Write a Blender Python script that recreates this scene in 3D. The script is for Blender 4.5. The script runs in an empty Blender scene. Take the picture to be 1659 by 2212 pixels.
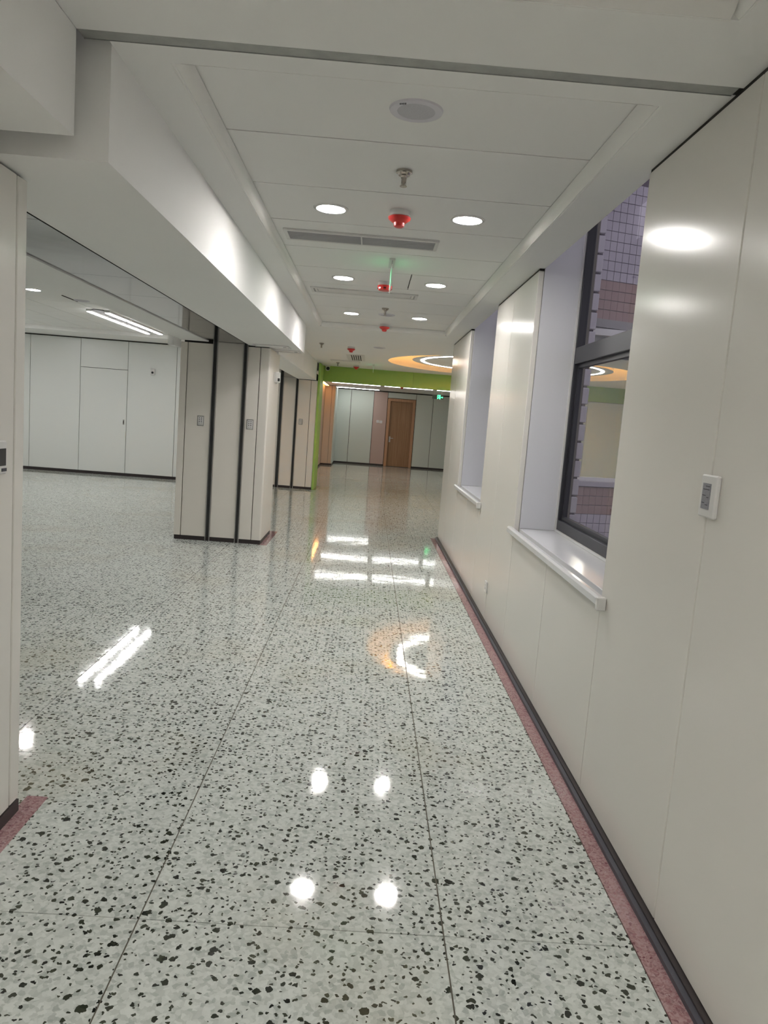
import bpy, bmesh, math, random
from mathutils import Matrix, Vector

sc = bpy.context.scene
col = sc.collection
random.seed(7)

# ------------------------------------------------------------------ camera
CAMZ = 1.47
cam_d = bpy.data.cameras.new('camera'); cam = bpy.data.objects.new('camera', cam_d); col.objects.link(cam)
cam_d.sensor_fit = 'HORIZONTAL'; cam_d.sensor_width = 36.0
cam_d.lens = 1595.0 / 1659.0 * 36.0
cam_d.clip_start = 0.02; cam_d.clip_end = 200
_R = Matrix(((0.99699631, -0.0725875, -0.02700757), (-0.01772396, 0.12562244, -0.99191979), (0.07539373, 0.98941905, 0.12395857)))
cam.matrix_world = Matrix.Translation((0, 0, CAMZ)) @ _R.to_4x4()
sc.camera = cam

# ------------------------------------------------------------------ world: dull dusk sky
w = bpy.data.worlds.new('dusk_sky'); sc.world = w; w.use_nodes = True
bg = w.node_tree.nodes['Background']; bg.inputs[0].default_value = (0.92, 0.86, 1.0, 1); bg.inputs[1].default_value = 0.27

# ------------------------------------------------------------------ view / lamp strengths
sc.view_settings.view_transform = 'Standard'; sc.view_settings.look = 'None'
sc.view_settings.gamma = 1.0; sc.view_settings.use_curve_mapping = False
sc.view_settings.exposure = 1.40
sc.cycles.use_denoising = True
sc.cycles.use_light_tree = False; sc.cycles.light_sampling_threshold = 0.001
sc.cycles.max_bounces = 6; sc.cycles.diffuse_bounces = 4; sc.cycles.glossy_bounces = 3; sc.cycles.transmission_bounces = 2
sc.cycles.use_adaptive_sampling = True; sc.cycles.adaptive_threshold = 0.06; sc.cycles.adaptive_min_samples = 32
sc.cycles.sample_clamp_indirect = 4.0
sc.cycles.caustics_reflective = False; sc.cycles.caustics_refractive = False
E_DOWN = 82.0      # corridor downlights
E_LIN = 10.0       # linear lamps of the side room
E_FAR = 9.5        # linear lamps of the far hall
E_RING = 13.0
E_WARM = 60.0

# ------------------------------------------------------------------ materials
def nt(name):
    m = bpy.data.materials.new(name); m.use_nodes = True
    return m, m.node_tree.nodes, m.node_tree.links, m.node_tree.nodes['Principled BSDF']

def mat(name, c, rough=0.5, metal=0.0, var=0.03, scale=6.0, bump=0.0, bscale=40.0, spec=0.5, stretch=None):
    m, N, L, b = nt(name)
    geo = N.new('ShaderNodeNewGeometry'); noise = N.new('ShaderNodeTexNoise'); noise.inputs['Scale'].default_value = scale
    noise.inputs['Detail'].default_value = 4
    src = geo.outputs['Position']
    if stretch:
        mp = N.new('ShaderNodeMapping'); mp.inputs['Scale'].default_value = stretch
        L.new(src, mp.inputs['Vector']); src = mp.outputs[0]
    L.new(src, noise.inputs['Vector'])
    mx = N.new('ShaderNodeMix'); mx.data_type = 'RGBA'
    mx.inputs[6].default_value = tuple(max(0, v * (1 - var)) for v in c) + (1,)
    mx.inputs[7].default_value = tuple(min(1, v * (1 + var)) for v in c) + (1,)
    L.new(noise.outputs['Fac'], mx.inputs[0]); L.new(mx.outputs[2], b.inputs['Base Color'])
    b.inputs['Roughness'].default_value = rough; b.inputs['Metallic'].default_value = metal
    b.inputs['Specular IOR Level'].default_value = spec
    if bump:
        n2 = N.new('ShaderNodeTexNoise'); n2.inputs['Scale'].default_value = bscale; L.new(src, n2.inputs['Vector'])
        bp = N.new('ShaderNodeBump'); bp.inputs['Strength'].default_value = bump; bp.inputs['Distance'].default_value = 0.02
        L.new(n2.outputs['Fac'], bp.inputs['Height']); L.new(bp.outputs[0], b.inputs['Normal'])
    return m

def emit(name, c, s):
    m, N, L, b = nt(name)
    b.inputs['Base Color'].default_value = (0.8, 0.8, 0.8, 1)
    b.inputs['Emission Color'].default_value = tuple(c) + (1,); b.inputs['Emission Strength'].default_value = s
    m.cycles.emission_sampling = 'FRONT'
    return m

def math_n(N, L, op, a, b=None, clamp=False):
    n = N.new('ShaderNodeMath'); n.operation = op; n.use_clamp = clamp
    for i, v in enumerate((a, b)):
        if v is None: continue
        if isinstance(v, (int, float)): n.inputs[i].default_value = v
        else: L.new(v, n.inputs[i])
    return n.outputs[0]

def mixc(N, L, f, a, b):
    n = N.new('ShaderNodeMix'); n.data_type = 'RGBA'
    for i, v in ((0, f), (6, a), (7, b)):
        if isinstance(v, tuple): n.inputs[i].default_value = v + (1,)
        elif isinstance(v, (int, float)): n.inputs[i].default_value = v
        else: L.new(v, n.inputs[i])
    return n.outputs[2]

def terrazzo(name, light, mid, chip_a, chip_b, dens=1.0, stain=True, fine=1.0):
    m, N, L, b = nt(name)
    geo = N.new('ShaderNodeNewGeometry'); P = geo.outputs['Position']
    # jitter coordinates so chips get ragged edges
    nz = N.new('ShaderNodeTexNoise'); nz.inputs['Scale'].default_value = 55; nz.inputs['Detail'].default_value = 2; L.new(P, nz.inputs['Vector'])
    sub = N.new('ShaderNodeVectorMath'); sub.operation = 'SUBTRACT'; L.new(nz.outputs['Color'], sub.inputs[0]); sub.inputs[1].default_value = (.5, .5, .5)
    scl = N.new('ShaderNodeVectorMath'); scl.operation = 'SCALE'; L.new(sub.outputs[0], scl.inputs[0]); scl.inputs['Scale'].default_value = 0.022
    add = N.new('ShaderNodeVectorMath'); add.operation = 'ADD'; L.new(P, add.inputs[0]); L.new(scl.outputs[0], add.inputs[1])
    Q = add.outputs[0]
    def vor(scale, vec):
        v = N.new('ShaderNodeTexVoronoi'); v.voronoi_dimensions = '2D'; v.inputs['Scale'].default_value = scale * fine; L.new(vec, v.inputs['Vector'])
        s = N.new('ShaderNodeSeparateColor'); L.new(v.outputs['Color'], s.inputs[0])
        return v.outputs['Distance'], s.outputs[0], s.outputs[1], s.outputs[2]
    # pale aggregate
    d0, r0, g0, b0 = vor(95.0, Q)
    basec = mixc(N, L, math_n(N, L, 'POWER', r0, 0.8), mid, light)
    d00, r00, g00, b00 = vor(38.0, Q)
    pm = math_n(N, L, 'MULTIPLY', math_n(N, L, 'GREATER_THAN', r00, 0.6), math_n(N, L, 'LESS_THAN', d00, 0.42))
    basec = mixc(N, L, math_n(N, L, 'MULTIPLY', pm, 0.55), basec, light)
    gm = math_n(N, L, 'MULTIPLY', math_n(N, L, 'LESS_THAN', r00, 0.22), math_n(N, L, 'LESS_THAN', d00, 0.36))
    basec = mixc(N, L, math_n(N, L, 'MULTIPLY', gm, 0.55), basec, tuple(v * 0.72 for v in mid))
    # dark chips in three sizes
    for scale, prob, rmin, rvar in ((22.0, 0.84, 0.10, 0.18), (34.0, 0.64, 0.12, 0.21), (50.0, 0.68, 0.14, 0.19)):
        d, r, g, bb = vor(scale, Q)
        rad = math_n(N, L, 'ADD', math_n(N, L, 'MULTIPLY', math_n(N, L, 'POWER', g, 1.6), rvar), rmin)
        k = math_n(N, L, 'MULTIPLY', math_n(N, L, 'GREATER_THAN', r, 1 - (1 - prob) * dens),
                   math_n(N, L, 'LESS_THAN', d, rad))
        basec = mixc(N, L, k, basec, mixc(N, L, bb, chip_a, chip_b))
    if stain:
        ns = N.new('ShaderNodeTexNoise'); ns.inputs['Scale'].default_value = 0.9; ns.inputs['Detail'].default_value = 6; L.new(P, ns.inputs['Vector'])
        f = math_n(N, L, 'MULTIPLY', math_n(N, L, 'SUBTRACT', ns.outputs['Fac'], 0.52), 1.6, True)
        basec = mixc(N, L, math_n(N, L, 'MINIMUM', f, 0.22), basec, (0.42, 0.35, 0.20))
    L.new(basec, b.inputs['Base Color'])
    nr = N.new('ShaderNodeTexNoise'); nr.inputs['Scale'].default_value = 5; L.new(P, nr.inputs['Vector'])
    L.new(math_n(N, L, 'ADD', math_n(N, L, 'MULTIPLY', nr.outputs['Fac'], 0.04), 0.035), b.inputs['Roughness'])
    b.inputs['Specular IOR Level'].default_value = 0.5
    nb = N.new('ShaderNodeTexNoise'); nb.inputs['Scale'].default_value = 5; nb.inputs['Detail'].default_value = 2; L.new(P, nb.inputs['Vector'])
    bp = N.new('ShaderNodeBump'); bp.inputs['Strength'].default_value = 0.035; bp.inputs['Distance'].default_value = 0.02
    L.new(nb.outputs['Fac'], bp.inputs['Height']); L.new(bp.outputs[0], b.inputs['Normal'])
    return m

def glass(name):
    m = bpy.data.materials.new(name); m.use_nodes = True; N = m.node_tree.nodes; L = m.node_tree.links; N.clear()
    o = N.new('ShaderNodeOutputMaterial'); mx = N.new('ShaderNodeMixShader'); fr = N.new('ShaderNodeLayerWeight'); fr.inputs['Blend'].default_value = 0.5
    t = N.new('ShaderNodeBsdfTransparent'); t.inputs[0].default_value = (0.90, 0.93, 0.92, 1)
    g = N.new('ShaderNodeBsdfGlossy'); g.inputs['Roughness'].default_value = 0.01
    L.new(math_n(N, L, 'ADD', math_n(N, L, 'MULTIPLY', math_n(N, L, 'POWER', fr.outputs['Facing'], 5.0), 0.9), 0.07, True), mx.inputs[0]); L.new(t.outputs[0], mx.inputs[1]); L.new(g.outputs[0], mx.inputs[2]); L.new(mx.outputs[0], o.inputs[0])
    return m

def wood(name, c1, c2):
    m, N, L, b = nt(name)
    geo = N.new('ShaderNodeNewGeometry'); mp = N.new('ShaderNodeMapping'); mp.inputs['Scale'].default_value = (38, 38, 1.2); L.new(geo.outputs['Position'], mp.inputs[0])
    n = N.new('ShaderNodeTexNoise'); n.inputs['Scale'].default_value = 1.0; n.inputs['Detail'].default_value = 6; L.new(mp.outputs[0], n.inputs['Vector'])
    r = N.new('ShaderNodeValToRGB'); r.color_ramp.elements[0].position = 0.35; r.color_ramp.elements[0].color = c1 + (1,)
    r.color_ramp.elements[1].position = 0.65; r.color_ramp.elements[1].color = c2 + (1,)
    L.new(n.outputs['Fac'], r.inputs[0]); L.new(r.outputs[0], b.inputs['Base Color']); b.inputs['Roughness'].default_value = 0.42
    return m

M = {}
M['panel'] = mat('warm_white_wall_panel', (0.77, 0.745, 0.695), 0.19, 0, 0.015, 1.2, spec=0.2)
M['panel_col'] = mat('ivory_column_panel', (0.78, 0.735, 0.67), 0.45, 0, 0.015, 1.5)
M['panel_cool'] = mat('cool_white_room_panel', (0.78, 0.795, 0.77), 0.30, 0, 0.015, 1.2)
M['panel_far'] = mat('pale_sage_panel', (0.68, 0.74, 0.705), 0.40, 0, 0.015, 1.2)
M['gap'] = mat('wall_core', (0.36, 0.335, 0.30), 0.8)
M['gapdark'] = mat('dark_gap', (0.03, 0.026, 0.022), 0.8)
M['gyp'] = mat('painted_gypsum', (0.90, 0.895, 0.875), 0.75, 0, 0.02, 2.0)
M['cpanel'] = mat('ceiling_panel_white', (0.90, 0.892, 0.87), 0.5, 0, 0.015, 1.5)
M['cgap'] = mat('ceiling_joint', (0.05, 0.047, 0.043), 0.9)
M['cornice'] = mat('satin_white_cornice', (0.86, 0.85, 0.82), 0.28, 0, 0.01)
M['lining'] = mat('white_jamb_lining', (0.66, 0.66, 0.685), 0.45, 0, 0.01)
M['sill'] = mat('white_stone_sill', (0.74, 0.74, 0.75), 0.12, 0, 0.02, 8)
M['frame'] = mat('anthracite_aluminium', (0.035, 0.035, 0.042), 0.4, 0.2, 0.05)
M['glass'] = glass('window_glass')
M['base'] = mat('dark_brown_baseboard', (0.030, 0.022, 0.022), 0.45, 0, 0.1)
M['toe'] = mat('slate_toe_strip', (0.075, 0.075, 0.09), 0.5, 0, 0.08)
M['chrome'] = mat('sprinkler_chrome', (0.42, 0.38, 0.34), 0.16, 1.0, 0.05)
M['floor'] = terrazzo('grey_green_terrazzo', (0.67, 0.70, 0.66), (0.44, 0.475, 0.44), (0.012, 0.014, 0.011), (0.055, 0.062, 0.042))
M['pinkfloor'] = terrazzo('red_terrazzo_border', (0.42, 0.27, 0.27), (0.26, 0.12, 0.13), (0.16, 0.05, 0.06), (0.45, 0.32, 0.32), 1.0, False, 1.9)
M['grout'] = mat('brass_joint', (0.10, 0.085, 0.055), 0.6, 0, 0.1, 30)
M['galv'] = mat('galvanised_steel', (0.36, 0.365, 0.345), 0.55, 0.35, 0.25, 22, stretch=(1, 1, 1))
M['soffit'] = mat('dull_mirror_steel', (0.20, 0.20, 0.20), 0.10, 0.95, 0.02, 1, 0.10, 1.6)
M['steel'] = mat('brushed_steel', (0.50, 0.49, 0.47), 0.30, 0.9, 0.08, 60)
M['steeldark'] = mat('worn_dark_steel', (0.055, 0.055, 0.055), 0.5, 0.4, 0.7, 9, stretch=(20, 20, 1))
M['green'] = mat('lime_green_paint', (0.33, 0.53, 0.12), 0.5, 0, 0.03, 1.5)
M['wood'] = wood('brown_wood_veneer', (0.29, 0.155, 0.075), (0.38, 0.22, 0.115))
M['woodframe'] = wood('light_brown_door_frame', (0.46, 0.25, 0.14), (0.54, 0.31, 0.18))
M['pinkp'] = mat('dusty_pink_panel', (0.55, 0.41, 0.375), 0.4, 0, 0.015)
M['peach'] = mat('peach_panel', (0.62, 0.50, 0.40), 0.4, 0, 0.02)
M['red'] = mat('red_plastic', (0.62, 0.035, 0.03), 0.35, 0, 0.05)
M['white'] = mat('white_plastic', (0.74, 0.73, 0.71), 0.35, 0, 0.02)
M['lilac'] = mat('cool_white_plastic', (0.68, 0.66, 0.71), 0.4, 0, 0.02)
M['mesh'] = mat('speaker_grille_grey', (0.52, 0.51, 0.55), 0.5, 0, 0.25, 350)
M['slat'] = mat('grey_vent_slat', (0.40, 0.40, 0.42), 0.45, 0.3, 0.05)
M['black'] = mat('black_plastic', (0.015, 0.015, 0.017), 0.3, 0, 0.1)
M['screen'] = mat('grey_lcd_screen', (0.26, 0.26, 0.29), 0.35, 0, 0.35, 130)
M['ink'] = mat('dark_print', (0.06, 0.06, 0.07), 0.6, 0, 0.1)
M['tile_p'] = mat('lavender_glazed_tile', (0.47, 0.43, 0.50), 0.35, 0, 0.14, 3.5)
M['tile_b'] = mat('brown_glazed_tile', (0.33, 0.21, 0.20), 0.35, 0, 0.10, 3.5)
M['mortar'] = mat('dark_mortar', (0.10, 0.08, 0.11), 0.85, 0, 0.1, 20)
M['quoin'] = mat('lavender_stone_block', (0.45, 0.42, 0.475), 0.6, 0, 0.08, 5)
M['ground'] = mat('courtyard_paving', (0.30, 0.29, 0.30), 0.8, 0, 0.15, 3)
M['lens'] = emit('lit_white_lens', (1.0, 0.975, 0.95), E_DOWN)
M['lin'] = emit('lit_linear_diffuser', (1.0, 0.98, 0.97), E_LIN)
M['linfar'] = emit('lit_far_diffuser', (1.0, 1.0, 0.96), E_FAR)
M['ring'] = emit('lit_white_ring', (1.0, 0.93, 0.84), E_RING)
M['warm'] = emit('lit_warm_strip', (1.0, 0.42, 0.07), E_WARM)
M['warmfar'] = emit('lit_warm_cove_strip', (1.0, 0.45, 0.12), 3.0)
M['exitg'] = emit('lit_green_pictogram', (0.02, 1.0, 0.28), 1.6)
M['exitside'] = emit('lit_green_sign_face', (0.05, 1.0, 0.30), 0.5)
M['signbody'] = mat('dark_sign_plate', (0.06, 0.075, 0.05), 0.35, 0.2, 0.05)

# ------------------------------------------------------------------ mesh helpers
class MB:
    keep = False
    def __init__(s): s.bm = bmesh.new()
    def box(s, x0, x1, y0, y1, z0, z1, bevel=0.0):
        r = bmesh.ops.create_cube(s.bm, size=1.0)
        vs = r['verts']
        for v in vs:
            v.co = Vector(((x0 + x1) / 2 + v.co.x * (x1 - x0), (y0 + y1) / 2 + v.co.y * (y1 - y0), (z0 + z1) / 2 + v.co.z * (z1 - z0)))
        if bevel:
            es = list({e for v in vs for e in v.link_edges})
            bmesh.ops.bevel(s.bm, geom=es, offset=bevel, segments=1, affect='EDGES', profile=0.5)
        return s
    def lathe(s, prof, n=28, axis='z', c=(0, 0, 0)):
        rings = []
        for r, z in prof:
            if r < 1e-6:
                rings.append([s.bm.verts.new(s._ax((0, 0, z), axis, c))]); continue
            rings.append([s.bm.verts.new(s._ax((r * math.cos(2 * math.pi * k / n), r * math.sin(2 * math.pi * k / n), z), axis, c)) for k in range(n)])
        for a, b in zip(rings, rings[1:]):
            if len(a) == 1 and len(b) == 1: continue
            for k in range(n):
                k2 = (k + 1) % n
                if len(a) == 1: s.bm.faces.new((a[0], b[k], b[k2]))
                elif len(b) == 1: s.bm.faces.new((a[k], b[0], a[k2]))
                else: s.bm.faces.new((a[k], b[k], b[k2], a[k2]))
        return s
    @staticmethod
    def _ax(p, axis, c):
        x, y, z = p
        if axis == 'x': x, y, z = z, x, y
        elif axis == 'y': x, y, z = x, z, y
        return Vector((x + c[0], y + c[1], z + c[2]))
    def prism(s, pts, d0, d1, plane='xz'):
        # polygon pts in a plane extruded along the third axis from d0 to d1
        def P(p, d):
            if plane == 'xz': return Vector((p[0], d, p[1]))
            if plane == 'yz': return Vector((d, p[0], p[1]))
            return Vector((p[0], p[1], d))
        a = [s.bm.verts.new(P(p, d0)) for p in pts]; b = [s.bm.verts.new(P(p, d1)) for p in pts]
        n = len(pts)
        s.bm.faces.new(a); s.bm.faces.new(b[::-1])
        for k in range(n): s.bm.faces.new((a[k], b[k], b[(k + 1) % n], a[(k + 1) % n]))
        return s
    def mesh(s, name, m, smooth=False):
        if not s.keep: bmesh.ops.recalc_face_normals(s.bm, faces=s.bm.faces)
        me = bpy.data.meshes.new(name); s.bm.to_mesh(me); s.bm.free()
        me.materials.append(M[m])
        if smooth:
            me.polygons.foreach_set('use_smooth', [True] * len(me.polygons))
            try: me.set_sharp_from_angle(angle=math.radians(40))
            except Exception: pass
        return me
    def obj(s, name, m, parent=None, smooth=False):
        o = bpy.data.objects.new(name, s.mesh(name, m, smooth)); col.objects.link(o)
        if parent is not None: o.parent = parent
        return o

def sheet(ax, d, u0, u1, z0, z1):
    b = MB(); P = (lambda u, z: (d, u, z)) if ax == 'x' else (lambda u, z: (u, d, z))
    b.bm.faces.new([b.bm.verts.new(P(u, z)) for u, z in ((u0, z0), (u1, z0), (u1, z1), (u0, z1))]); b.keep = True
    return b

def disc_down(r0, r1, z, n, up=False):
    # flat lit disc or ring, facing down (or up)
    b = MB(); an = [2 * math.pi * k / n for k in range(n)]
    o_ = [b.bm.verts.new((r1 * math.cos(a), r1 * math.sin(a), z)) for a in an]
    if r0 <= 0: b.bm.faces.new(o_ if up else o_[::-1])
    else:
        i_ = [b.bm.verts.new((r0 * math.cos(a), r0 * math.sin(a), z)) for a in an]
        for k in range(n):
            q = (o_[k], o_[(k + 1) % n], i_[(k + 1) % n], i_[k]); b.bm.faces.new(q if up else q[::-1])
    b.keep = True
    return b

def tag(o, label, cat, group=None, kind=None):
    o['label'] = label; o['category'] = cat
    if group: o['group'] = group
    if kind: o['kind'] = kind
    return o

def thing(name, label, cat, loc=(0, 0, 0), group=None, rz=0.0, kind=None):
    o = bpy.data.objects.new(name, None); col.objects.link(o); o.empty_display_size = 0.05
    o.location = loc; o.rotation_euler = (0, 0, rz)
    return tag(o, label, cat, group, kind)

_cache = {}
def bx(name, x0, x1, y0, y1, z0, z1, m, parent=None, bevel=0.0):
    """one box object at its own place; alike boxes share mesh data. Coordinates are in the parent's frame."""
    key = (name, round(x1 - x0, 4), round(y1 - y0, 4), round(z1 - z0, 4), m, bevel)
    if key not in _cache:
        hx, hy, hz = (x1 - x0) / 2, (y1 - y0) / 2, (z1 - z0) / 2
        _cache[key] = MB().box(-hx, hx, -hy, hy, -hz, hz, bevel).mesh(name, m)
    o = bpy.data.objects.new(name, _cache[key]); col.objects.link(o)
    o.location = ((x0 + x1) / 2, (y0 + y1) / 2, (z0 + z1) / 2)
    if parent is not None: o.parent = parent
    return o

def struct(name, boxes, m, label, cat):
    b = MB()
    for q in boxes: b.box(*q)
    o = b.obj(name, m)
    return tag(o, label, cat, kind='structure')

def copy_tree(o, loc, label, group=None):
    c = o.copy(); col.objects.link(c); c.location = loc; c['label'] = label
    if group: c['group'] = group
    for ch in o.children:
        d = ch.copy(); col.objects.link(d); d.parent = c
        for g in ch.children:
            e = g.copy(); col.objects.link(e); e.parent = d
    return c

# ------------------------------------------------------------------ key dimensions (metres)
ZC = 2.465          # plaster border of the corridor ceiling
ZP = 2.515          # recessed ceiling panels
XR = 0.97           # right wall face
XL = -1.15          # near left wall face
YE = 9.40           # end of the right wall
WIN = ((2.87, 4.69), (6.17, 7.79))
SILL = 0.845
ZB = 2.145          # underside of the left header
ZH = 2.36           # far hall ceiling
ZR = 2.59           # side room ceiling border
YF = 23.55          # far wall
YRM = 14.44         # side room back wall

# ------------------------------------------------------------------ floor
fl = struct('floor', [(-8.3, 5.3, -8.2, 24.0, -0.12, -0.004)], 'grout', 'polished grey terrazzo floor with dark chips and thin brass joints', 'floor')
xs = [0.32 - 0.88 * k for k in range(10, -1, -1)] + [1.20, 2.08, 2.96, 3.84, 5.1]
ys = [1.966 + 0.96 * k for k in range(0, 23)]
GX, GY = 0.0022, 0.0018
def slab(x0, x1, y0, y1):
    bx('terrazzo_slab', x0 + GX, x1 - GX, y0 + GY, y1 - GY, -0.02, 0.0, 'floor', fl)
for i in range(len(xs) - 1):
    x0, x1 = xs[i], xs[i + 1]
    mid = (x0 + x1) / 2
    # behind and beside the camera: long slabs
    if -1.5 < mid < 0.9:
        slab(max(x0, -1.084) if x0 < -1.1 else x0, min(x1, 0.878), -8.0, ys[0])
    for j in range(len(ys)):
        y0 = ys[j]; y1 = ys[j + 1] if j + 1 < len(ys) else YF
        if y1 > YF: y1 = YF
        if mid < -1.44:
            if y1 > 14.5: continue
            slab(x0, x1, y0, y1)
        elif mid < 0.33: slab(x0, x1, y0, y1)
        elif mid < 0.9:
            if y1 < 9.5: slab(x0, 0.878, y0, y1)
            else: slab(x0, x1, y0, y1)
        else:
            if y0 < 9.3: continue
            if mid > 2.96 and y0 < 10.5: continue
            slab(x0, x1, y0, y1)
bx('border_strip', 0.879, 0.945, -8.0, YE, -0.02, 0.0004, 'pinkfloor', fl)
bx('border_strip', -1.16, -1.084, -8.0, 2.59, -0.02, 0.0004, 'pinkfloor', fl)
bx('border_strip', -1.14, -1.045, 8.04, 9.05, -0.02, 0.0004, 'pinkfloor', fl)
bx('border_strip', -1.08, -0.98, 14.42, 15.3, -0.02, 0.0004, 'pinkfloor', fl)

# ------------------------------------------------------------------ right wall with two window bays
segs = [(-8.0, WIN[0][0]), (WIN[0][1], WIN[1][0]), (WIN[1][1], YE)]
core = [(1.005, 1.32, a, b, 0.0, 2.95) for a, b in segs]
core += [(1.005, 1.32, a, b, 0.0, 0.80) for a, b in WIN] + [(1.24, 1.32, a, b, 2.85, 2.95) for a, b in WIN]
wr = struct('wall_right', core, 'gap', 'long warm white panelled wall with two window bays on the right', 'wall')
PT = 2.452; PB = 0.046
cuts = [-8.0, -6.2, -4.4, -2.6, -0.8, 0.85, 2.063, WIN[0][0]]
g = 0.0022
for a, b in zip(cuts, cuts[1:]): bx('wall_panel', XR, 1.004, a + g, b - g, 0.024, PT, 'panel', wr, 0.003)
for a, b in ((WIN[0][1], 5.46), (5.46, WIN[1][0]), (WIN[1][1], 8.757), (8.757, YE)):
    bx('wall_panel', XR, 1.004, a + g, b - g, 0.024, PT, 'panel', wr, 0.003)
for a, b in ((WIN[0][0], 3.768), (3.768, WIN[0][1]), (WIN[1][0], 6.98), (6.98, WIN[1][1])):
    bx('wall_panel', XR, 1.004, a + g, b - g, 0.024, 0.798, 'panel', wr, 0.003)
bx('wall_panel', 1.005, 2.3, YE, YE + 0.03, PB, PT, 'panel', wr, 0.003)        # return of the wall into the hall
bb = struct('baseboard_right', [(0.953, 1.004, -8.0, YE - 0.004, 0.0, 0.0225)], 'base', 'dark brown baseboard under the right wall panels', 'baseboard')
bx('toe_strip', 0.936, 0.9528, -8.0, YE - 0.004, 0.0, 0.016, 'toe', bb)
for a, b in WIN:
    bx('jamb_lining', 1.004, 1.235, b - 0.012, b - 0.0005, SILL, 2.9, 'lining', wr)
    bx('jamb_lining', 1.004, 1.235, a + 0.0005, a + 0.012, SILL, 2.9, 'lining', wr)
    bx('pocket_lining', 1.02, 1.24, a, b, 2.86, 2.88, 'lining', wr)
    bx('jamb_bead', 1.226, 1.238, b - 0.024, b - 0.012, SILL, 2.86, 'white', wr)
    bx('jamb_bead', 1.226, 1.238, a + 0.02, b - 0.012, SILL, SILL + 0.012, 'white', wr)
for n, ((a, b), lab) in enumerate(zip(WIN, ('white polished stone sill of the nearer window bay', 'white polished stone sill of the farther window bay'))):
    s = thing('window_sill', lab, 'sill', (1.09, (a + b) / 2, 0.8), 'window sills on the right wall')
    hw = (b - a) / 2
    MB().box(-0.086, 0.15, -hw + 0.002, hw - 0.002, 0.002, 0.043, 0.002).obj('slab', 'sill', s)
    MB().prism([(-0.150, 0.008), (-0.143, 0.002), (-0.124, 0.002), (-0.124, 0.043), (-0.140, 0.043), (-0.150, 0.034)], -hw - 0.06, hw + 0.08, 'xz').obj('nosing', 'sill', s)
    MB().box(-0.158, -0.122, -hw - 0.075, -hw - 0.05, -0.006, 0.046, 0.003).obj('end_cap', 'white', s)

def window(name, a, b, lab):
    wo = thing(name, lab, 'window', (1.26, (a + b) / 2, SILL), kind='structure')
    h = (b - a) / 2; H = 2.85 - SILL; f = 0.042
    MB().box(-0.022, 0.032, -h, -h + f, 0, H, 0.003).obj('stile', 'frame', wo)
    MB().box(-0.022, 0.032, h - f, h, 0, H, 0.003).obj('stile', 'frame', wo)
    MB().box(-0.022, 0.032, -h + f, h - f, 0, 0.075, 0.003).obj('bottom_rail', 'frame', wo)
    MB().box(-0.022, 0.032, -h + f, h - f, H - 0.05, H, 0.003).obj('top_rail', 'frame', wo)
    MB().box(-0.022, 0.032, -h + f, h - f, 1.055, 1.155, 0.003).obj('transom', 'frame', wo)
    sa = MB().box(0.0, 0.026, -h + f, -h + f + 0.03, 0.075, 1.055).box(0.0, 0.026, h - f - 0.03, h - f, 0.075, 1.055).box(0.0, 0.026, -h + f + 0.03, h - f - 0.03, 0.075, 0.10).box(0.0, 0.026, -h + f + 0.03, h - f - 0.03, 1.03, 1.055).obj('sash', 'frame', wo)
    sheet('x', 0.015, -h + f + 0.03, h - f - 0.03, 0.10, 1.03).obj('lower_pane', 'glass', wo)
    sheet('x', 0.015, -h + f, h - f, 1.155, H - 0.05).obj('upper_pane', 'glass', wo)
window('window_1', *WIN[0], 'nearer dark framed window looking onto a tiled facade')
window('window_2', *WIN[1], 'farther dark framed window hidden deep in its bay')

# ------------------------------------------------------------------ courtyard outside
pier = struct('wall_courtyard_pier', [(1.33, 2.47, 8.62, 9.38, -0.3, 5.6)], 'mortar', 'lavender stone block pier seen through the nearer window', 'wall')
z = -0.3; k = 0
while z < 5.0:
    bx('stone_block', 1.40, 2.49, 8.585, 8.66, z, z + 0.188, 'quoin', pier, 0.008); z += 0.212
fac = thing('wall_courtyard', 'tiled courtyard facade in lavender and brown seen through the nearer window', 'wall', (2.3, 9.25, 0), None, math.radians(17), 'structure')
for q in ((0.0, 0.12, -0.3, 5.6), (1.95, 4.6, -0.3, 5.6)): bx('facade_core', q[0], q[1], 0.012, 0.25, q[2], q[3], 'mortar', fac)
bx('facade_core', 0.12, 1.95, 0.012, 0.25, -0.3, 0.82, 'mortar', fac); bx('facade_core', 0.12, 1.95, 0.012, 0.25, 2.92, 5.6, 'mortar', fac)
bx('facade_sill', 0.10, 1.97, -0.04, 0.2, 0.82, 0.88, 'quoin', fac); bx('facade_lintel', 0.12, 1.95, 0.0, 0.2, 2.82, 2.92, 'ground', fac)
TW, TH = 0.097, 0.118
for c in range(12):
    x = 0.42 + c * TW
    for r in range(14):
        zz = 2.92 + r * TH
        mname = 'tile_b' if r < 4 else 'tile_p'
        bx('facade_tile', x, x + TW - (0.0025 if r < 4 else 0.007), 0.0, 0.013, zz, zz + TH - 0.008, mname, fac, 0.0)
    for r in range(7):
        zz = 0.815 - (r + 1) * TH
        mname = 'tile_b' if r < 3 else 'tile_p'
        bx('facade_tile', x, x + TW - (0.0025 if r < 3 else 0.006), 0.0, 0.013, zz, zz + TH - 0.007, mname, fac, 0.0)
fw = thing('window_3', 'courtyard facade window looking into the hall with the ring lamp', 'window', (2.3, 9.25, 0.88), None, math.radians(17), 'structure')
MB().box(0.12, 0.16, 0.08, 0.14, 0, 1.94).box(1.91, 1.95, 0.08, 0.14, 0, 1.94).box(0.16, 1.91, 0.08, 0.14, 0, 0.05).box(0.16, 1.91, 0.08, 0.14, 1.89, 1.94).obj('frame', 'white', fw)
sheet('y', 0.11, 0.16, 1.91, 0.05, 1.89).obj('pane', 'glass', fw)
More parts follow.
